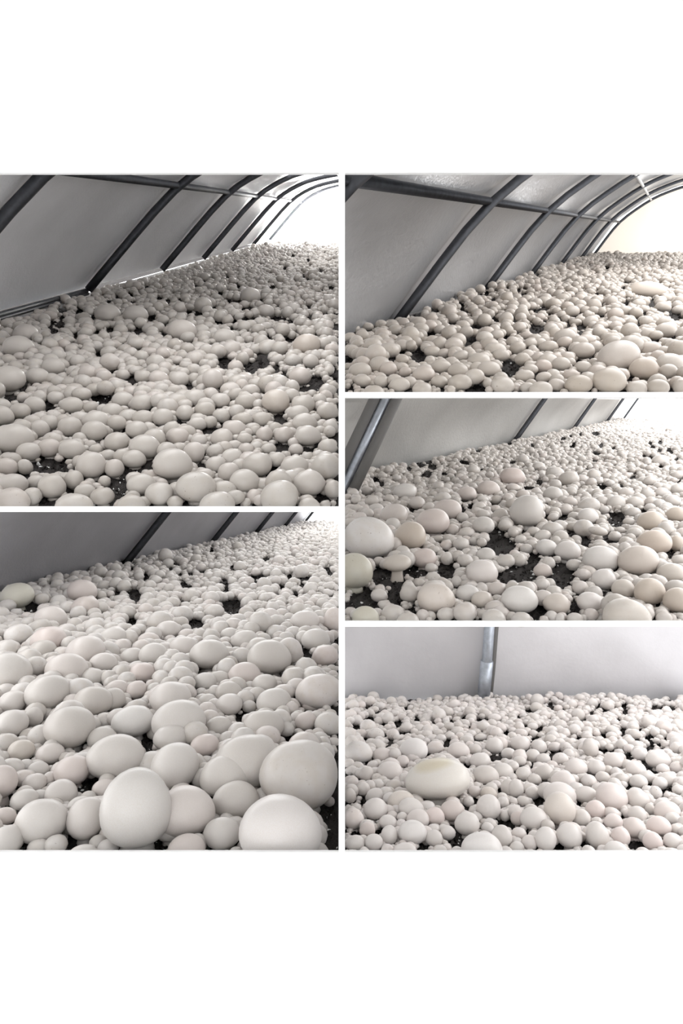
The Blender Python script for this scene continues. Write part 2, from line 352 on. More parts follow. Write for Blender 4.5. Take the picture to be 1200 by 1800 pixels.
# ----------------------------------------------------------------- white front wall with its five openings
def front_wall():
    ya, yb = 0.996, 1.002
    us = [-1320, -12, 595, 606, 1212, 2520]
    vs = [-600, 306, 690, 700, 890, 900, 1091, 1101, 1495.5, 2700]
    def void(i, j):
        u = (us[i] + us[i + 1]) / 2; v = (vs[j] + vs[j + 1]) / 2
        if i == 1: return 306 < v < 890 or 900 < v < 1495.5
        if i == 3: return 306 < v < 690 or 700 < v < 1091 or 1101 < v < 1495.5
        return False
    bm = bmesh.new(); V = {}
    def vert(i, j, b):
        if (i, j, b) not in V:
            V[(i, j, b)] = bm.verts.new(((us[i] - 600) / F, (ya, yb)[b], CZ + (900 - vs[j]) / F))
        return V[(i, j, b)]
    ni, nj = len(us) - 1, len(vs) - 1
    for i in range(ni):
        for j in range(nj):
            if void(i, j): continue
            for b in (0, 1):
                bm.faces.new([vert(i, j, b), vert(i + 1, j, b), vert(i + 1, j + 1, b), vert(i, j + 1, b)])
            for (di, dj, e) in ((-1, 0, ((i, j), (i, j + 1))), (1, 0, ((i + 1, j), (i + 1, j + 1))), (0, -1, ((i, j), (i + 1, j))), (0, 1, ((i, j + 1), (i + 1, j + 1)))):
                a, c = i + di, j + dj
                if not (0 <= a < ni and 0 <= c < nj) or void(a, c):
                    bm.faces.new([vert(*e[0], 0), vert(*e[1], 0), vert(*e[1], 1), vert(*e[0], 1)])
    o = link('wall_front', bm_mesh('wall_front', bm), M_WALL, kind='structure')
    o['label'] = 'plain white wall with five rectangular openings onto mushroom beds'
front_wall()

def box(name, lo, hi, mat, parent=None, kind=None):
    bm = bmesh.new()
    bmesh.ops.create_cube(bm, size=1.0)
    for v in bm.verts:
        v.co = Vector([(l + h) / 2 + c * (h - l) for l, h, c in zip(lo, hi, v.co)])
    return link(name, bm_mesh(name, bm), mat, parent, kind)
RX, RY, RH = 1.6, ROOM_BACK, 2.75       # unseen white room, added to cut the light on the front: half width, back end, height; its back stands open to the daylight
for nm, lo, hi, lb in (('wall_left', (-RX - 0.05, RY, 0), (-RX, 1.002, RH), 'plain white side wall of the viewing room, on the left'),
                       ('wall_right', (RX, RY, 0), (RX + 0.05, 1.002, RH), 'plain white side wall of the viewing room, on the right'),
                       ('ceiling', (-RX, RY, RH), (RX, 1.002, RH + 0.05), 'plain white ceiling of the viewing room'),
                       ('floor', (-RX, RY, -0.05), (RX, 1.002, 0), 'pale floor of the viewing room')):
    o = box(nm, lo, hi, M_WALL if nm != 'floor' else M_BOARD, kind='structure'); o['label'] = lb
DIV = 0.003
w = box('wall_middle', (-DIV, 1.002, 0.55), (DIV, 18.0, 7.6), M_FILM, kind='structure')
w['label'] = 'white film wall between the two columns of mushroom beds'

# ----------------------------------------------------------------- tunnels: foil walls, ribs, purlins, end walls
def tunnel_pt(p, D1, n, y):
    """point of the tunnel cross-section n (pixel offset from the vanishing point at depth D1) at depth y"""
    u0, v0 = p['vp']
    d = Vector(((u0 - 600) / F, 1.0, (900 - v0) / F)) * y
    return Vector((d.x + n[0] / F * D1, d.y, CZ + d.z - n[1] / F * D1))

def keep_side(bm, side):
    if side < 0: cut(bm, (-DIV - 0.001, 0, 0), (1, 0, 0))
    else: cut(bm, (DIV + 0.001, 0, 0), (-1, 0, 0))

def tunnel(key, D1, sec, ratios, rib_r, m_foil, m_rib, skip_upper=(), skip_ribs=(), purlins=(), out=0.0, tall=None):
    """sec: cross-section from the bed edge up; ratios: depths of the ribs over D1; foil panels between neighbouring ribs"""
    p = PAN[key]; side = p['side']
    wall = empty('wall_' + {'a': 'upper_left', 'b': 'upper_right', 'c': 'middle_right', 'e': 'lower_left'}[key], tunnel_pt(p, D1, sec[0], D1 * ratios[0]))
    wall['kind'] = 'structure'; wall['label'] = 'silver foil lined tunnel wall behind the ' + p['where']
    inv = wall.location.copy()
    frame = empty('steel_framework', inv)
    tag(frame, 'dark steel ribs and rails framing the foil wall of the ' + p['where'], 'frame')
    ys = [D1 * r for r in ratios]
    for i in range(len(ys) - 1):
        for j in range(len(sec) - 1):
            if (i, j) in skip_upper: continue
            nu, nv = 10, 10
            grid = []
            for a in range(nu + 1):
                fa = a / nu; y = ys[i] + (ys[i + 1] - ys[i]) * fa
                row = []
                for b in range(nv + 1):
                    fb = b / nv
                    n = (sec[j][0] + (sec[j + 1][0] - sec[j][0]) * fb, sec[j][1] + (sec[j + 1][1] - sec[j][1]) * fb)
                    q = tunnel_pt(p, D1, n, y)
                    # the sheet bellies out between the ribs
                    belly = math.sin(math.pi * fa) * math.sin(math.pi * fb) * 0.05 + 0.012
                    q += Vector((-belly, 0, belly * 0.6)) + Vector((-rib_r, 0, 0))
                    q.x += 0.006 * math.sin(fb * 31 + i * 2 + fa * 9) * math.sin(fa * 23 + j) * math.sin(math.pi * fa) * math.sin(math.pi * fb)
                    row.append(q)
                grid.append(row)
            bm = bmesh.new()
            vv = [[bm.verts.new(q - inv) for q in row] for row in grid]
            for a in range(nu):
                for b in range(nv):
                    bm.faces.new((vv[a][b], vv[a + 1][b], vv[a + 1][b + 1], vv[a][b + 1]))
            bmesh.ops.translate(bm, verts=bm.verts, vec=inv)
            keep_side(bm, side)
            if not bm.faces: bm.free(); continue
            bmesh.ops.translate(bm, verts=bm.verts, vec=-inv)
            link('foil_panel', bm_mesh('foil_panel', bm, True), m_foil, wall)
    for i, y in enumerate(ys):
        if i in skip_ribs: continue
        pts = [tunnel_pt(p, D1, n, y) for n in sec]
        # round the bends of the arch
        fine = []
        for a, b in zip(pts[:-1], pts[1:]):
            for t in (0, 0.25, 0.5, 0.75): fine.append(a.lerp(b, t))
        fine.append(pts[-1])
        for _ in range(2):
            fine = [fine[0]] + [(fine[k - 1] + fine[k] * 2 + fine[k + 1]) / 4 for k in range(1, len(fine) - 1)] + [fine[-1]]
        bm = bmesh.new(); tube(bm, fine, rib_r); keep_side(bm, side)
        if bm.faces:
            bmesh.ops.translate(bm, verts=bm.verts, vec=-inv)
            link('rib', bm_mesh('rib', bm, True), m_rib, frame)
        else: bm.free()
    for (n, r, y0, y1, mt) in purlins:
        bm = bmesh.new(); tube(bm, [tunnel_pt(p, D1, n, y0), tunnel_pt(p, D1, n, (y0 + y1) / 2), tunnel_pt(p, D1, n, y1)], r); keep_side(bm, side)
        bmesh.ops.translate(bm, verts=bm.verts, vec=-inv)
        link('purlin', bm_mesh('purlin', bm, True), mt, frame)
    return wall, frame, inv

def end_wall(key, name, D1, sec, y, mat, label):
    """flat film wall closing the tunnel, filled from the arch down to the bed and over to the far side"""
    p = PAN[key]
    pts = [tunnel_pt(p, D1, n, y) for n in sec]
    bm = bmesh.new()
    f = bm.faces.new([bm.verts.new(q) for q in pts])
    r = bmesh.ops.extrude_face_region(bm, geom=[f])
    bmesh.ops.translate(bm, verts=[v for v in r['geom'] if isinstance(v, bmesh.types.BMVert)], vec=(0, 0.03, 0))
    keep_side(bm, p['side'])
    o = link(name, bm_mesh(name, bm), mat, kind='structure'); o['label'] = label
    return o

# upper left tunnel
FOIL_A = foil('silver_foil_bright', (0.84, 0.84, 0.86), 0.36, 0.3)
secA = [(-500, 138), (-343, -50), (-240, -108), (-120, -135), (60, -150)]
ratA = [0.32, 0.60, 1.0, 1.35, 1.68, 2.02, 2.38, 2.76]
D1a = PAN['a']['K'] / 158.0
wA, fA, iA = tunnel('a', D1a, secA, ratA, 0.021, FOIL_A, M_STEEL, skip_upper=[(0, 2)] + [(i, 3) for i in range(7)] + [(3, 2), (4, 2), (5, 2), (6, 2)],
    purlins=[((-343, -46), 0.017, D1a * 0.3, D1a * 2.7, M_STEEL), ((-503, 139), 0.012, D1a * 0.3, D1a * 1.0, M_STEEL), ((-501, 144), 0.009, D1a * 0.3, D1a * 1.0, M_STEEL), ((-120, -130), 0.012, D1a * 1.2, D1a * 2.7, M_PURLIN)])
bm = bmesh.new()
q = [tunnel_pt(PAN['a'], D1a, n, D1a * r) for n, r in (((-512, 146), 0.26), ((-512, 146), 2.7), ((-508, 190), 2.7), ((-508, 190), 0.26))]
f = bm.faces.new([bm.verts.new(v - iA) for v in q])
r_ = bmesh.ops.extrude_face_region(bm, geom=[f]); bmesh.ops.translate(bm, verts=[v for v in r_['geom'] if isinstance(v, bmesh.types.BMVert)], vec=(-0.015, 0, 0))
link('base_strip', bm_mesh('base_strip', bm), M_STRIP, wA)
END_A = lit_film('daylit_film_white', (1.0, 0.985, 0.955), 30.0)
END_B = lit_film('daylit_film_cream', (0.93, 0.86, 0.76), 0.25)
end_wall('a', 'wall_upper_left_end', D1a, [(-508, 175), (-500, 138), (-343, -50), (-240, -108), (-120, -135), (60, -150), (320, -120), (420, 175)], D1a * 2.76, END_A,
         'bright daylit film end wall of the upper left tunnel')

# upper right tunnel
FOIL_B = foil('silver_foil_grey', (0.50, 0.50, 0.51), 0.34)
secB = [(-480, 166), (-316, -54), (-104, -200), (87, -275), (260, -300)]
ratB = [0.56, 1.0, 1.47, 1.95, 2.48, 3.05, 3.6]
D1b = PAN['b']['K'] / 166.0
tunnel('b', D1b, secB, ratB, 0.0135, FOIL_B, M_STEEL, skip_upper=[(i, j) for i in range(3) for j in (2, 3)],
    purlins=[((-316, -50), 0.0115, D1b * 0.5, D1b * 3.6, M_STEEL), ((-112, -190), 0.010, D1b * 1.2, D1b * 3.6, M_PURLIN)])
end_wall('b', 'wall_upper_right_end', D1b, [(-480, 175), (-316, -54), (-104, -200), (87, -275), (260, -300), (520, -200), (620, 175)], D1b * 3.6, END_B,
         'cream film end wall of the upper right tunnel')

# middle right tunnel
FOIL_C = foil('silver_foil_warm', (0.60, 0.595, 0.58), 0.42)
secC = [(-625, 140), (-520, -8), (-500, -34)]
ratC = [0.5, 1.02, 1.84, 2.66, 3.55, 4.3]
D1c = PAN['c']['K'] / 140.0
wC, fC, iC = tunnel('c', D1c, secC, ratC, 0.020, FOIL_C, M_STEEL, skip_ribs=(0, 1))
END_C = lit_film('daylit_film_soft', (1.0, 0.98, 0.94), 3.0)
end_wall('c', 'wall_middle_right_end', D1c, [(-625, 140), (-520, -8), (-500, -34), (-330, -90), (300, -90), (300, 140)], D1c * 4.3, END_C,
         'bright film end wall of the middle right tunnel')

# lower left tunnel
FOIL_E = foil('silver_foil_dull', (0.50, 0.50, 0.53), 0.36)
secE = [(-495, 120), (-395, -5), (-380, -22)]
ratE = [0.35, 1.0, 1.44, 1.87, 2.32, 2.8]
D1e = PAN['e']['K'] / 120.0
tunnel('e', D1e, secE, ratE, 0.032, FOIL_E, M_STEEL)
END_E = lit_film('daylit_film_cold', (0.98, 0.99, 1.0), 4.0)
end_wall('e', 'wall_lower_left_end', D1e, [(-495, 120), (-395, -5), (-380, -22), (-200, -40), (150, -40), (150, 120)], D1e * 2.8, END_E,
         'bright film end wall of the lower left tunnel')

# lower right: flat foil back wall with one upright tube
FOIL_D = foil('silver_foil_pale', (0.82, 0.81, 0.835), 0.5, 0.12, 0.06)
yD = 2.86
wD = empty('wall_lower_right', P(900, 1240, yD)); wD['kind'] = 'structure'; wD['label'] = 'pale silver foil back wall behind the lower right bed'
def foil_sheet(u0, u1, ph):
    bm = bmesh.new(); nu, nv = 16, 12; g = []
    for a in range(nu + 1):
        row = []
        for b in range(nv + 1):
            u = u0 + (u1 - u0) * a / nu; v = 1275 - 245 * b / nv
            q = P(u, v, yD)
            q.y += 0.03 * math.sin(math.pi * a / nu) + 0.006 * math.sin(a * 1.3 + ph + b * 0.4) * math.sin(b * 0.9 + ph) + 0.02 - 0.10 * (b / nv)
            row.append(bm.verts.new(q - wD.location))
        g.append(row)
    for a in range(nu):
        for b in range(nv): bm.faces.new((g[a][b], g[a + 1][b], g[a + 1][b + 1], g[a][b + 1]))
    link('foil_panel', bm_mesh('foil_panel', bm, True), FOIL_D, wD)
foil_sheet(602, 857, 0.3); foil_sheet(857, 1262, 1.7)
bm = bmesh.new(); g = []                   # unseen foil side wall, added to shade the far end of the bed
for a in range(13):
    y = yD - 0.02 - 1.15 * a / 12
    g.append([bm.verts.new(Vector((P(1255, 900, yD).x + 0.008 * math.sin(a * 2.1 + b), y, zbed(PAN['d'], y) - 0.02 + 0.52 * b / 8)) - wD.location) for b in range(9)])
for a in range(12):
    for b in range(8): bm.faces.new((g[a][b], g[a + 1][b], g[a + 1][b + 1], g[a][b + 1]))
link('foil_panel', bm_mesh('foil_panel', bm, True), FOIL_D, wD)
tD = empty('steel_post', P(848, 1245, yD - 0.06)); tag(tD, 'bright galvanised steel post against the pale foil back wall', 'post')
bm = bmesh.new(); tube(bm, [P(846, 1262, yD - 0.05) - tD.location, P(855, 1170, yD - 0.09) - tD.location, P(864, 1040, yD - 0.15) - tD.location], 0.021, 16)
link('tube', bm_mesh('tube', bm, True), M_ZINC, tD)
bm = bmesh.new(); tube(bm, [P(847, 1250, yD - 0.053) - tD.location, P(855.5, 1162, yD - 0.093) - tD.location], 0.026, 16)
link('sleeve', bm_mesh('sleeve', bm, True), M_ZINC, tD)
bm = bmesh.new(); tube(bm, [P(855, 1262, yD - 0.02) - tD.location, P(864, 1170, yD - 0.05) - tD.location, P(874, 1040, yD - 0.10) - tD.location], 0.016, 12)
link('gasket', bm_mesh('gasket', bm, True), M_GREY_STRIP, tD)

# bright tube in front of the nearest dark rib of the middle right tunnel
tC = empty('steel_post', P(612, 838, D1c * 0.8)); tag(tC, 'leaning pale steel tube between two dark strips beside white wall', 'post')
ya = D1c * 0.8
for nm, du, rr, mt in (('tube', 0, 0.0175, M_ZINC), ('gasket', -19, 0.020, M_GREY_STRIP), ('gasket', 19, 0.020, M_GREY_STRIP)):  # the two outer strips put the tube's dark reflections into solid shape
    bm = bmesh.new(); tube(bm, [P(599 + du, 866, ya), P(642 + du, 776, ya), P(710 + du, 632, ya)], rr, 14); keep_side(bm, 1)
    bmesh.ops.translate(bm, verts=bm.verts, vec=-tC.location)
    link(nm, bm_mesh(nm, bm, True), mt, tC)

# ================================================================= beds: board, soil
def bed(key):
    p = PAN[key]; side = p['side']
    u_lo, u_hi = (-40, 600) if side < 0 else (600, 1240)
    root = empty('growing_bed', (side * 0.25, 1.02, zbed(p, 1.02)))
    tag(root, 'dark casing soil on the %s full of white mushrooms' % p['where'], 'bed', 'growing beds')
    org = root.location
    y0 = max(1.012, p['K'] / (p['v1'] + 4 - p['vh']))
    # soil: rows of growing spacing, ragged surface
    ys = [y0]
    far = p['end'] + (0.04 if key == 'd' else 0)
    while ys[-1] < far / 1.02: ys.append(ys[-1] * 1.02)
    ys.append(far)
    nx = 90; verts = []; faces = []
    for i, y in enumerate(ys):
        for j in range(nx + 1):
            u = u_lo + (u_hi - u_lo) * j / nx
            x = (u - 600) / F * y
            x = min(x, -DIV - 0.001) if side < 0 else max(x, DIV + 0.001)
            z = zbed(p, y) + (rng.random() - 0.5) * 0.006 * min(2, y)
            verts.append((x - org.x, y - org.y, z - org.z))
    for i in range(len(ys) - 1):
        for j in range(nx):
            a = i * (nx + 1) + j
            faces.append((a, a + 1, a + nx + 2, a + nx + 1))
    link('soil', mesh_from('soil', verts, faces), M_SOIL, root, kind='stuff')
    # board under the soil, and the lip that closes the gap behind the white wall
    bm = bmesh.new()
    def strip(rows):
        pr = None
        for (y, z, t) in rows:
            xs = [(u - 600) / F * y for u in (u_lo, u_hi)]
            xs = [min(x, -DIV - 0.001) if side < 0 else max(x, DIV + 0.001) for x in xs]
            cur = [bm.verts.new((x - org.x, y - org.y, zz - org.z)) for x in xs for zz in (z, z - t)]
            if pr:
                for a, b in ((0, 1), (1, 3), (3, 2), (2, 0)): bm.faces.new((pr[a], pr[b], cur[b], cur[a]))
            else: bm.faces.new((cur[0], cur[1], cur[3], cur[2]))
            pr = cur
        bm.faces.new((pr[0], pr[2], pr[3], pr[1]))
    vb = p['v1'] + 4
    rows = [(1.0025, CZ + (900 - vb) / F * 1.0025, 0.003), (y0, CZ + (900 - vb) / F * y0 - 0.0005, 0.003)]
    for y in (y0 * 1.1, y0 * 1.4, max(far * 0.5, y0 * 1.5), far):
        rows.append((y, zbed(p, y) - 0.008 * min(y, 2), 0.003 + 0.02 * min(1, (y - y0))))
    strip(rows)
    link('board', bm_mesh('board', bm), M_BOARD, root)
    return root
BED = {k: bed(k) for k in PAN}

# many more pin-head gaps far back on the beds
_r = random.Random(5)
for key, (va, vb_), n in (('a', (450, 600), 60), ('b', (470, 600), 34), ('c', (760, 850), 50), ('d', (1242, 1330), 40), ('e', (975, 1060), 22)):
    p = PAN[key]
    for _ in range(n):
        v = _r.uniform(va, vb_); u = _r.uniform(p['u0'] + 10, p['u1'] - 5)
        if key in 'abe' and v < {'a': 560 - 0.29 * u, 'b': 580 - 0.30 * (u - 606), 'e': 1040 - 0.22 * u}[key]: continue
        if key == 'c' and v < 850 - 0.25 * (u - 606): continue
        HOLES[key].append((u, v, _r.uniform(3, 6), _r.uniform(2, 3.5)))

# ================================================================= mushrooms
def cap_template(nseg, rows, seed, lump=0.05, low=4, closed=True):
    """unit cap: domed top, curled rim, closed underside; returns verts, faces"""
    r = np.random.default_rng(seed)
    ph = r.random(4) * 6.28
    prof = []
    for i in range(1, rows + 1):
        t = math.pi / 2 * i / rows
        prof.append((math.sin(t) ** 0.92, math.cos(t)))
    for i in range(1, low + 1):
        t = 1.12 * i / low
        prof.append((math.cos(t) ** 0.9, -0.80 * math.sin(t)))
    V = [(0, 0, 1.0)]
    for (a, z) in prof:
        for k in range(nseg):
            th = 2 * math.pi * k / nseg
            m = 1 + lump * math.sin(2 * th + ph[0]) * 0.6 + lump * 0.5 * math.sin(3 * th + ph[1]) + lump * 0.6 * math.sin(th + ph[2]) * z
            V.append((a * m * math.cos(th), a * m * math.sin(th), z + lump * 0.5 * math.sin(th + ph[3]) * a))
    if closed: V.append((0, 0, prof[-1][1] + 0.02))
    Fc = []
    for k in range(nseg): Fc.append((0, 1 + k, 1 + (k + 1) % nseg))
    n = len(prof)
    for i in range(n - 1):
        for k in range(nseg):
            a = 1 + i * nseg + k; b = 1 + i * nseg + (k + 1) % nseg
            Fc.append((a, a + nseg, b + nseg, b))
    last = len(V) - 1
    for k in range(nseg if closed else 0): Fc.append((last, 1 + (n - 1) * nseg + (k + 1) % nseg, 1 + (n - 1) * nseg + k))
    return V, Fc

def stem_template(nseg=14):
    prof = [(0.95, 1.0), (0.88, 0.8), (0.9, 0.45), (1.02, 0.2), (1.12, 0.0)]
    V = []; Fc = []
    for (a, z) in prof:
        for k in range(nseg):
            th = 2 * math.pi * k / nseg
            V.append((a * math.cos(th), a * math.sin(th), z))
    for i in range(len(prof) - 1):
        for k in range(nseg):
            a = i * nseg + k; b = i * nseg + (k + 1) % nseg
            Fc.append((a, a + nseg, b + nseg, b))
    Fc.append(tuple(range(nseg))); Fc.append(tuple(reversed(range((len(prof) - 1) * nseg, len(prof) * nseg))))
    return V, Fc

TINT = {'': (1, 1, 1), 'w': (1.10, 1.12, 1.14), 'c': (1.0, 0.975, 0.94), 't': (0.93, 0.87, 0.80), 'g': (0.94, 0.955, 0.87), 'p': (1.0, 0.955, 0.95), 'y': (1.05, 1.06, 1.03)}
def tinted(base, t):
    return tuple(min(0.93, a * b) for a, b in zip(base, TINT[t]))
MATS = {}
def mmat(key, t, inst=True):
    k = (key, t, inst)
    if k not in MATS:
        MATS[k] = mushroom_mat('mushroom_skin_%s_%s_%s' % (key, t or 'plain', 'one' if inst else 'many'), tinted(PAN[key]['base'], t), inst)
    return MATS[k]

def yellow_spot_mat():
    m = mmat('d', 'y').copy(); nt = m.node_tree; b = nt.nodes['Principled BSDF']
    src = b.inputs['Base Color'].links[0].from_socket
    tc = node(nt, 'ShaderNodeTexCoord'); mp = node(nt, 'ShaderNodeMapping'); mp.inputs['Location'].default_value = (0.15, 0.25, -0.9)
    ln = node(nt, 'ShaderNodeVectorMath', operation='LENGTH')
    nt.links.new(tc.outputs['Object'], mp.inputs['Vector']); nt.links.new(mp.outputs['Vector'], ln.inputs[0])
    r = ramp(nt, ln.outputs['Value'], [(0.0, (0.86, 0.80, 0.66)), (0.45, (0.90, 0.86, 0.74)), (0.7, (1, 1, 1))])
    mx = node(nt, 'ShaderNodeMix'); mx.data_type = 'RGBA'; mx.blend_type = 'MULTIPLY'; mx.inputs[0].default_value = 1.0
    nt.links.new(src, mx.inputs[6]); nt.links.new(r.outputs['Color'], mx.inputs[7]); nt.links.new(mx.outputs[2], b.inputs['Base Color'])
    return m
M_YELLOW = yellow_spot_mat()

CAPV = [cap_template(28, 9, 11 + i, 0.05 + 0.01 * i, 6) for i in range(5)]
CAP_ME = {}
def cap_mesh(i, mat):
    if (i, mat.name) not in CAP_ME:
        V, Fc = CAPV[i]
        me = mesh_from('cap', V, Fc, True); me.materials.append(mat); CAP_ME[(i, mat.name)] = me
    return CAP_ME[(i, mat.name)]
STEM_ME = {}
def stem_mesh(mat):
    if mat.name not in STEM_ME:
        me = mesh_from('stem', *stem_template(), True); me.materials.append(mat); STEM_ME[mat.name] = me
    return STEM_ME[mat.name]

FLAT = {(771, 1372), (1137, 512), (845, 1297), (1050, 934), (698, 991)}      # really flat caps, the others only hide their lower half
STEM_FOOT = {(698, 991): 1024, (1050, 934): 958, (850, 924): 948, (912, 1466): 1484}       # caps held up on a stem that shows: row of the foot
def solve(p, c):
    """traced outline -> centre, half width a, half depth b, half height h, base height drop"""
    u, v, rx, ry = c[:4]
    lim = 1.22 if p['vh'] != 404 else 1.32
    if rx / ry > lim and c[:2] not in FLAT:
        r2 = rx / lim; v += (r2 - ry) * 0.9; ry = r2
    y = p['K'] / (STEM_FOOT.get(c[:2], v + ry * 1.02) - p['vh'])
    y = max(y, 1.012 + rx / F * 0.95)
    ctr = P(u, v, y)
    a = rx * y / F
    al = math.atan2((v - p['vh']) / F, 1.0)
    hy = ry * y / F
    bdep = a * min(1.0, 0.6 + 0.4 * ry / rx)
    h2 = hy * hy - (bdep * math.sin(al)) ** 2
    h = math.sqrt(max(h2, 0)) / math.cos(al)
    h = min(max(h, 0.50 * a), 1.25 * a)
    return ctr, a, bdep, h

TRACED = []
for key in CAPS:
    for i, c in enumerate(CAPS[key]):
        ctr, a, b, h = solve(PAN[key], c)
        TRACED.append(dict(key=key, i=i, c=c, ctr=ctr, a=a, b=b, h=h, area=c[2] * c[3], tint=c[4] if len(c) > 4 else ''))
order = sorted(range(len(TRACED)), key=lambda k: -TRACED[k]['area'])
N_SINGLE = 305
for rank, k in enumerate(order): TRACED[k]['single'] = rank < N_SINGLE

ORD = ['first', 'second', 'third', 'fourth', 'fifth', 'sixth', 'seventh', 'eighth', 'ninth', 'tenth', 'eleventh', 'twelfth', 'thirteenth', 'fourteenth', 'fifteenth', 'sixteenth']
SPECIAL = {
 ('a', 46): 'biggest round mushroom near the middle front of the upper left bed',
 ('a', 48): 'big round mushroom just in front of the biggest one, upper left bed',
 ('a', 52): 'wide smooth mushroom at the front edge, upper left bed, below small dark gap',
 ('a', 8): 'wide oval mushroom lying at the outer edge of the upper left bed',
 ('a', 62): 'large cream mushroom standing clear above its neighbours, upper left bed',
 ('a', 99): 'cream egg shaped mushroom far back near the film wall, upper left bed',
 ('a', 0): 'round mushroom in front of the white flecked soil patch, upper left bed',
 ('b', 25): 'largest mushroom of the upper right bed, white and tilted, behind a cream one',
 ('b', 26): 'round cream mushroom just in front of the largest white one, upper right bed',
 ('b', 33): 'long flat oval mushroom far back on the upper right bed',
 ('c', 0): 'huge pale mushroom beside the white wall on the middle right bed',
 ('c', 1): 'tan brown large mushroom half hidden behind the huge pale one',
 ('c', 2): 'large greenish mushroom in front of the huge pale one',
 ('c', 3): 'cream mushroom on a visible thick stem beside the greenish one',
 ('c', 6): 'wide cream mushroom at front of the middle right bed beside dark soil',
 ('c', 52): 'widest cream mushroom at the front edge of the middle right bed',
 ('c', 87): 'tall egg shaped bright white mushroom mid way up the middle right bed',
 ('c', 42): 'bright white oval mushroom behind the soil patch, middle right bed',
 ('c', 43): 'large cream mushroom with a domed top beside the bright white oval one',
 ('c', 27): 'bright white round mushroom at front centre of the middle right bed',
 ('c', 11): 'bright white mushroom beside crumbly soil with a smaller white one behind',
 ('d', 0): 'huge flat oval mushroom with yellowish centre on the lower right bed',
 ('d', 3): 'big white mushroom cut off by the front edge of the lower right bed',
 ('d', 1): 'bright white round mushroom stacked on others, front of lower right bed',
 ('d', 2): 'round mushroom standing over dark soil below the huge oval one',
 ('d', 57): 'tall cream mushroom in the cluster at front of the lower right bed',
 ('d', 61): 'pinkish large mushroom behind the front cluster of the lower right bed',
 ('e', 2): 'tallest egg shaped white mushroom at the front of the lower left bed',
 ('e', 37): 'widest smooth white mushroom at the front edge of the lower left bed',
 ('e', 38): 'very large mushroom right behind the widest one, lower left bed',
 ('e', 9): 'large lumpy mushroom behind the tallest white one, lower left bed',
 ('e', 0): 'round mushroom over dark soil, outer front of the lower left bed',
}
# labels: place among the single mushrooms of its bed, counted in rows from the front
for key in PAN:
    S = [t for t in TRACED if t['key'] == key and t['single'] and (key, t['i']) not in SPECIAL]
    S.sort(key=lambda t: -(t['c'][1] + t['c'][3]))
    n_rows = max(1, round(len(S) / 8))
    for r in range(n_rows):
        row = S[r * len(S) // n_rows:(r + 1) * len(S) // n_rows]
        row.sort(key=lambda t: t['c'][0])
        for j, t in enumerate(row):
            asp = t['c'][2] / t['c'][3]
            shape = 'flat oval' if asp > 1.45 else 'oval' if asp > 1.2 else 'round' if asp > 0.92 else 'tall'
            tone = {'': 'off-white', 'w': 'bright white', 'c': 'cream', 't': 'tan', 'g': 'greenish', 'p': 'pinkish white', 'y': 'yellowish'}[t['tint']]
            pos = '%s from left' % ORD[j] if j else 'leftmost'
            line = 'front row' if r == 0 else '%s row from front' % ORD[r]
            t['label'] = '%s %s mushroom, %s in %s, %s' % (shape, tone, pos, line, PAN[key]['where'])
for t in TRACED:
    if (t['key'], t['i']) in SPECIAL: t['label'] = SPECIAL[(t['key'], t['i'])]

def cutters(p, ctr, a, h):
    """planes of the board lip and the film wall that a mushroom would otherwise reach through"""
    out = []
    vb = p['v1'] + 4
    no = Vector((0, -(900 - vb) / F, 1)).normalized()      # plane of the lip: z = CZ + y (900 - vb) / F
    dist = (ctr - Vector((0, 0, CZ))).dot(no)
    if dist < max(a, h) * 1.2 and p['v1'] < 1400: out.append((Vector((0, 0, CZ)) + no * 0.0008, -no))
    if p['side'] < 0 and ctr.x + a * 1.25 > -DIV: out.append((Vector((-DIV - 0.0005, 0, 0)), Vector((1, 0, 0))))
    if p['side'] > 0 and ctr.x - a * 1.25 < DIV: out.append((Vector((DIV + 0.0005, 0, 0)), Vector((-1, 0, 0))))
    return out

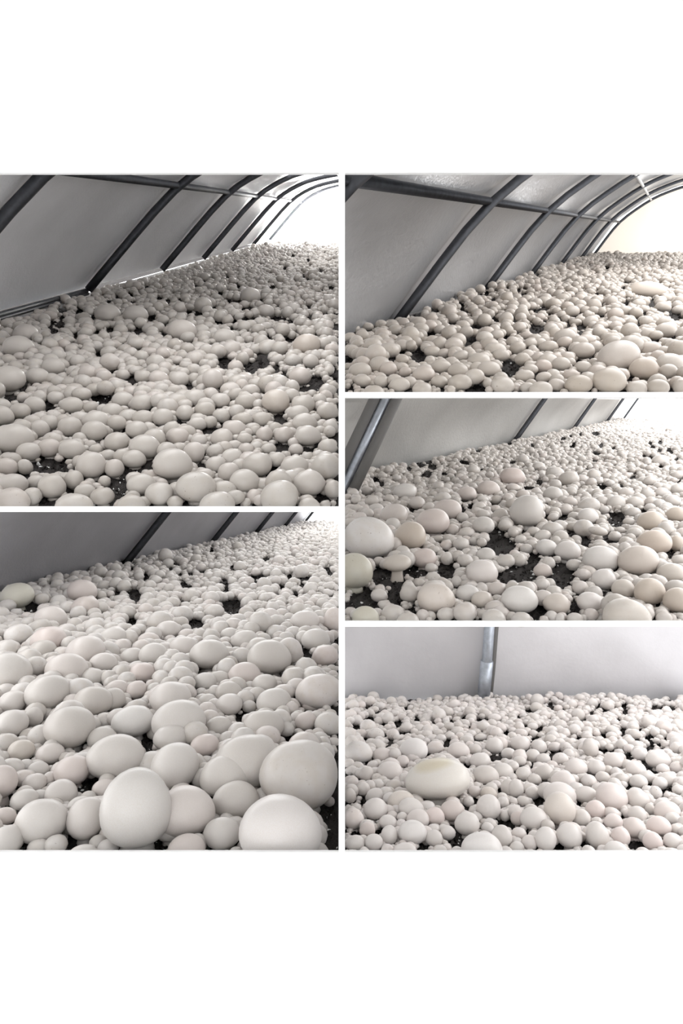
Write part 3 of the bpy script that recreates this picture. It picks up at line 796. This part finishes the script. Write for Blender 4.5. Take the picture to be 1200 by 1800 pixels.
def place_single(t, idx):
    p = PAN[t['key']]; N = N_of(p)
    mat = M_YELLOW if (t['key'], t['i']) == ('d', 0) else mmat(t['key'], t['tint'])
    ctr, a, b, h = t['ctr'], t['a'], t['b'], t['h']
    base_h = max(0.0, (ctr - Vector((0, ctr.y, zbed(p, ctr.y)))).dot(N))
    base = ctr - N * base_h
    root = empty('button_mushroom', base)
    tag(root, t['label'], 'mushroom', 'button mushrooms on the ' + p['where'])
    tl = 0.10
    rx, ry_ = (rng.random() - 0.5) * 2 * tl, (rng.random() - 0.5) * 2 * tl
    rot = Vector((0, 0, 1)).rotation_difference(N).to_matrix().to_4x4() @ Matrix.Rotation(rx, 4, 'X') @ Matrix.Rotation(ry_, 4, 'Y')
    if (t['key'], t['i']) == ('b', 25):
        rot = Matrix.Rotation(math.radians(-24), 4, 'Y') @ rot
    S = Matrix.Diagonal((a, b, h, 1))
    Mw = Matrix.Translation(ctr) @ rot @ S @ Matrix.Rotation(0, 4, 'Z')
    i = idx % 5
    cs = cutters(p, ctr, a, h)
    def put(name, src, Mworld):
        if cs:
            bm = bmesh.new(); bm.from_mesh(src); bmesh.ops.transform(bm, matrix=Mworld, verts=bm.verts)
            for co, no in cs: cut(bm, co, no)
            if len(bm.faces) < 4: bm.free(); return None
            inv = Matrix.Translation(-base)
            bmesh.ops.transform(bm, matrix=inv, verts=bm.verts)
            me = bm_mesh(name, bm, True); me.materials.append(src.materials[0])
            return link(name, me, None, root)
        o = link(name, src, None, root)
        o.matrix_parent_inverse = Matrix.Identity(4)
        o.matrix_basis = Matrix.Translation(-base) @ Mworld
        return o
    put('cap', cap_mesh(i, mat), Mw)
    sl = max(base_h - 0.30 * h, 0.3 * h)
    q = ctr - N * (0.30 * h + sl)
    sm = Matrix.Translation(q) @ Vector((0, 0, 1)).rotation_difference(N).to_matrix().to_4x4() @ Matrix.Diagonal((a * 0.46, b * 0.46, sl, 1))
    put('stem', stem_mesh(mat), sm)

# ---- the crowd behind: thousands of small caps, one mesh for each bed
LOD = [cap_template(12, 4, 31 + i, 0.06, 2, False) for i in range(4)], [cap_template(8, 2, 41 + i, 0.06, 1, False) for i in range(4)], [cap_template(6, 2, 51 + i, 0.05, 0, False) for i in range(4)]
SIZE = {'a': 42, 'b': 33, 'c': 34, 'd': 30, 'e': 62}     # typical cap width in pixels at the front edge

def crowd(key):
    p = PAN[key]; side = p['side']; K = p['K']; vh = p['vh']
    S0 = SIZE[key] / F * p['yf']            # real width
    tr = [t for t in TRACED if t['key'] == key]
    T = np.array([[t['ctr'].x, t['ctr'].y, t['a'], t['c'][0], t['c'][1], t['c'][2], t['c'][3]] for t in tr])
    H = np.array(HOLES[key], float)
    u_lo, u_hi = (-25, 600) if side < 0 else (600, 1225)
    out = []                                 # x, y, z, a, b, h, tone
    layers = ((0.85, 1.0, 0.0), (0.6, 0.72, 0.5), (0.45, 0.5, 0.25), (0.4, 0.36, 0.1))
    for (sp, sz, off) in layers:
        y = p['yf'] * 0.985 + off * S0 * 0.5
        while y < p['end'] - 0.02:
            al = K / y / F                    # grazing slope of the view at that depth
            stepy = S0 * sp * 0.80 * min(2.6, max(1.0, 0.34 / max(al, 1e-3)))
            pitch = S0 * sp * 0.86
            x0 = (u_lo - 600) / F * y; x1 = (u_hi - 600) / F * y
            if key in ('a', 'b', 'c', 'e'):   # stop at the foot of the foil wall
                D1, n0 = {'a': (D1a, (-500, 165)), 'b': (D1b, (-480, 166)), 'c': (D1c, (-620, 140)), 'e': (D1e, (-495, 120))}[key]
                x0 = max(x0, (p['vp'][0] - 600) / F * y + n0[0] / F * D1 + 0.012)
            n = int((x1 - x0) / pitch)
            if F * S0 * sz / y < 4.0 and sz < 0.8: n = 0       # too small to tell apart at that distance
            if n > 0:
                xs = x0 + (np.arange(n) + rng.random(n) * 0.9 - 0.2) * pitch
                yy = y + (rng.random(n) - 0.5) * stepy * 0.9
                d = S0 * sz * np.exp(rng.normal(0, 0.20, n)) * np.where(rng.random(n) < 0.03, 1.3, 1.0)
                a = d / 2
                asp = 0.72 + rng.random(n) * 0.30
                h = a * asp
                lift = (0.95 + 0.45 * rng.random(n)) * h + (0.20 * S0 * rng.random(n) if off == 0 else 0)
                lump = 0.012 * np.sin(xs * 9 + yy * 3) * np.cos(yy * 5 - xs * 4) * min(1, max(0, y - 1.2))
                zz = CZ + yy * p['s'] - K / F + lift + lump
                out.append(np.stack([xs, yy, zz, a, a * (0.88 + 0.24 * rng.random(n)), h, rng.random(n)], 1))
            y += stepy
    Q = np.concatenate(out)
    x, y, z, a, h = Q[:, 0], Q[:, 1], Q[:, 2], Q[:, 3], Q[:, 5]
    u = 600 + F * x / y; v = 900 - F * (z - CZ) / y; ru = F * a / y; rv = F * h / y
    ok = (y - a > 1.006) & (u > u_lo - 5) & (u < u_hi + 5) & (y < p['end'] - a)
    ok &= (x + a < -DIV) if side < 0 else (x - a > DIV)
    # not into the gaps of bare soil, which stay open to view
    for (hu, hv, hx, hy) in H:
        g = (0.85 if key == 'c' else 0.74) if hx * hy > 60 else 0.55
        ok &= ((u - hu) / (hx * 0.95 + ru * g)) ** 2 + ((v - hv) / (hy + rv * g)) ** 2 > 1
    # not into, and not in front of, the traced ones
    for (tx, ty, ta, tu, tv, trx, try_) in T:
        ok &= (x - tx) ** 2 + ((y - ty) * 0.9) ** 2 > (0.62 * (ta + a)) ** 2
        near = y < ty + ta * 0.3
        e = ((u - tu) / (trx * 0.80 + ru * 0.75)) ** 2 + ((v - tv) / (try_ * 0.80 + rv * 0.75)) ** 2
        ok &= ~(near & (e < 1))
    # nothing reaches below the lip of the bed above another opening
    if p['v1'] < 1400:
        ok &= (v + rv * 0.9 < p['v1'] + 5)
    Q = Q[ok]; ru = ru[ok]; u = u[ok]; v = v[ok]
    # thin overlaps: big first
    o = np.argsort(-Q[:, 3]); Q = Q[o]; ru = ru[o]
    cell = S0; grid = {}; keep = np.zeros(len(Q), bool)
    for i in range(len(Q)):
        xi, yi, ai = Q[i, 0], Q[i, 1], Q[i, 3]
        gx, gy = int(xi // cell), int(yi // cell); good = True
        for dx in (-1, 0, 1):
            for dy in (-1, 0, 1):
                for (X, Y, A) in grid.get((gx + dx, gy + dy), ()):
                    if (X - xi) ** 2 + (Y - yi) ** 2 < (0.62 * (A + ai)) ** 2: good = False; break
                if not good: break
            if not good: break
        if good:
            keep[i] = True; grid.setdefault((gx, gy), []).append((xi, yi, ai))
    Q = Q[keep]; ru = ru[keep]
    # traced ones that are not singled out join the crowd
    ext = [[t['ctr'].x, t['ctr'].y, t['ctr'].z, t['a'], t['b'], t['h'], rng.random()] for t in tr if not t['single']
           and ((t['ctr'].x + t['a'] < -DIV) if side < 0 else (t['ctr'].x - t['a'] > DIV)) and not (p['v1'] < 1400 and t['c'][1] + t['c'][3] > p['v1'] + 5)]
    if ext:
        Q = np.concatenate([Q, np.array(ext)]); ru = np.concatenate([ru, np.full(len(ext), 99.0)])
    N = np.array(N_of(p)); ex = np.array([1.0, 0, 0]); ey = np.cross(N, ex)
    VV = []; loops = []; sizes = []; tones = []; base = 0
    lod = np.where(ru > 9, 0, np.where(ru > 4.5, 1, 2))
    for L in range(3):
        for var in range(4):
            V, Fc = LOD[L][var]; V = np.array(V)
            sel = np.nonzero((lod == L) & (np.arange(len(Q)) % 4 == var))[0]
            if len(sel) == 0: continue
            q = Q[sel]; m = len(sel)
            th = rng.random(m) * 6.28; c, s_ = np.cos(th), np.sin(th)
            lx = V[None, :, 0] * c[:, None] - V[None, :, 1] * s_[:, None]
            ly = V[None, :, 0] * s_[:, None] + V[None, :, 1] * c[:, None]
            lz = np.repeat(V[None, :, 2], m, 0)
            tx = rng.normal(0, 0.12, m)[:, None]; ty = rng.normal(0, 0.12, m)[:, None]
            lx, ly, lz = lx * q[:, 3:4], ly * q[:, 4:5], lz * q[:, 5:6]
            lz2 = lz + lx * tx + ly * ty; lx = lx - lz * tx; ly = ly - lz * ty
            W = q[:, None, 0:3] + lx[..., None] * ex + ly[..., None] * ey + lz2[..., None] * N
            VV.append(W.reshape(-1, 3)); tones.append(np.repeat(q[:, 6], len(V)))
            fl = np.array([i for f in Fc for i in f]); fs = np.array([len(f) for f in Fc])
            loops.append((fl[None, :] + (base + np.arange(m) * len(V))[:, None]).ravel()); sizes.append(np.tile(fs, m))
            base += m * len(V)
    VV = np.concatenate(VV); loops = np.concatenate(loops); sizes = np.concatenate(sizes); tones = np.concatenate(tones)
    # crumbs: end of mushrooms, build mesh
    me = bpy.data.meshes.new('small_mushrooms')
    org = np.array(BED[key].location)
    me.vertices.add(len(VV)); me.vertices.foreach_set('co', (VV - org).ravel())
    me.loops.add(len(loops)); me.loops.foreach_set('vertex_index', loops.astype(np.int32))
    me.polygons.add(len(sizes))
    me.polygons.foreach_set('loop_start', np.concatenate([[0], np.cumsum(sizes)[:-1]]).astype(np.int32))
    me.update(calc_edges=True)
    me.polygons.foreach_set('use_smooth', np.ones(len(sizes), bool))
    at = me.attributes.new('tone', 'FLOAT', 'POINT'); at.data.foreach_set('value', tones.astype(np.float32))
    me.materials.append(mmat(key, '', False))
    o = link('mushroom_crowd', me)
    o.location = BED[key].location
    tag(o, 'dense mass of countless small button mushrooms covering the ' + p['where'], 'mushrooms', None, 'stuff')
    print('crowd', key, len(Q), 'tris', int((sizes - 2).sum()))

# ---- crumbs of soil and white pins in the bare gaps
def crumbs(key):
    p = PAN[key]; K = p['K']; vh = p['vh']
    ico = bmesh.new(); bmesh.ops.create_icosphere(ico, subdivisions=1, radius=1.0)
    V = np.array([v.co[:] for v in ico.verts]); Fc = [tuple(v.index for v in f.verts) for f in ico.faces]; ico.free()
    def build(name, items, mat):
        verts = []; faces = []
        org = np.array(BED[key].location)
        for (x, y, z, r) in items:
            W = V * (1 + 0.35 * rng.normal(size=(len(V), 1))) * r * (0.7 + 0.6 * rng.random(3))
            b = len(verts)
            verts.extend((W + np.array([x, y, z]) - org).tolist()); faces.extend([tuple(i + b for i in f) for f in Fc])
        if verts: link(name, mesh_from(name, verts, faces), mat, BED[key], kind='stuff')
    dark = []; pale = []
    for (hu, hv, hx, hy) in HOLES[key]:
        n = int(min(70, 6 + hx * hy * 0.22))
        for _ in range(n):
            th = rng.random() * 6.28; rr = math.sqrt(rng.random()) * 1.25
            uu = hu + hx * rr * math.cos(th); vv = hv + hy * rr * math.sin(th)
            if vv - vh < 8 or vv > p['v1'] + 2: continue
            y = K / (vv - vh); x = (uu - 600) / F * y
            if (p['side'] < 0 and x > -0.012) or (p['side'] > 0 and x < 0.012) or y > p['end'] - 0.05: continue
            r = (0.8 + 2.2 * rng.random() ** 2) / F * y
            (pale if rng.random() < 0.10 and hx * hy > 120 else dark).append((x, y, zbed(p, y) + r * 0.4, r))
    build('soil_crumbs', dark, M_SOIL); build('pale_crumbs', pale, M_BOARD)

for k, t in enumerate([t for t in TRACED if t['single']]): place_single(t, k)
for key in PAN:
    crowd(key); crumbs(key)
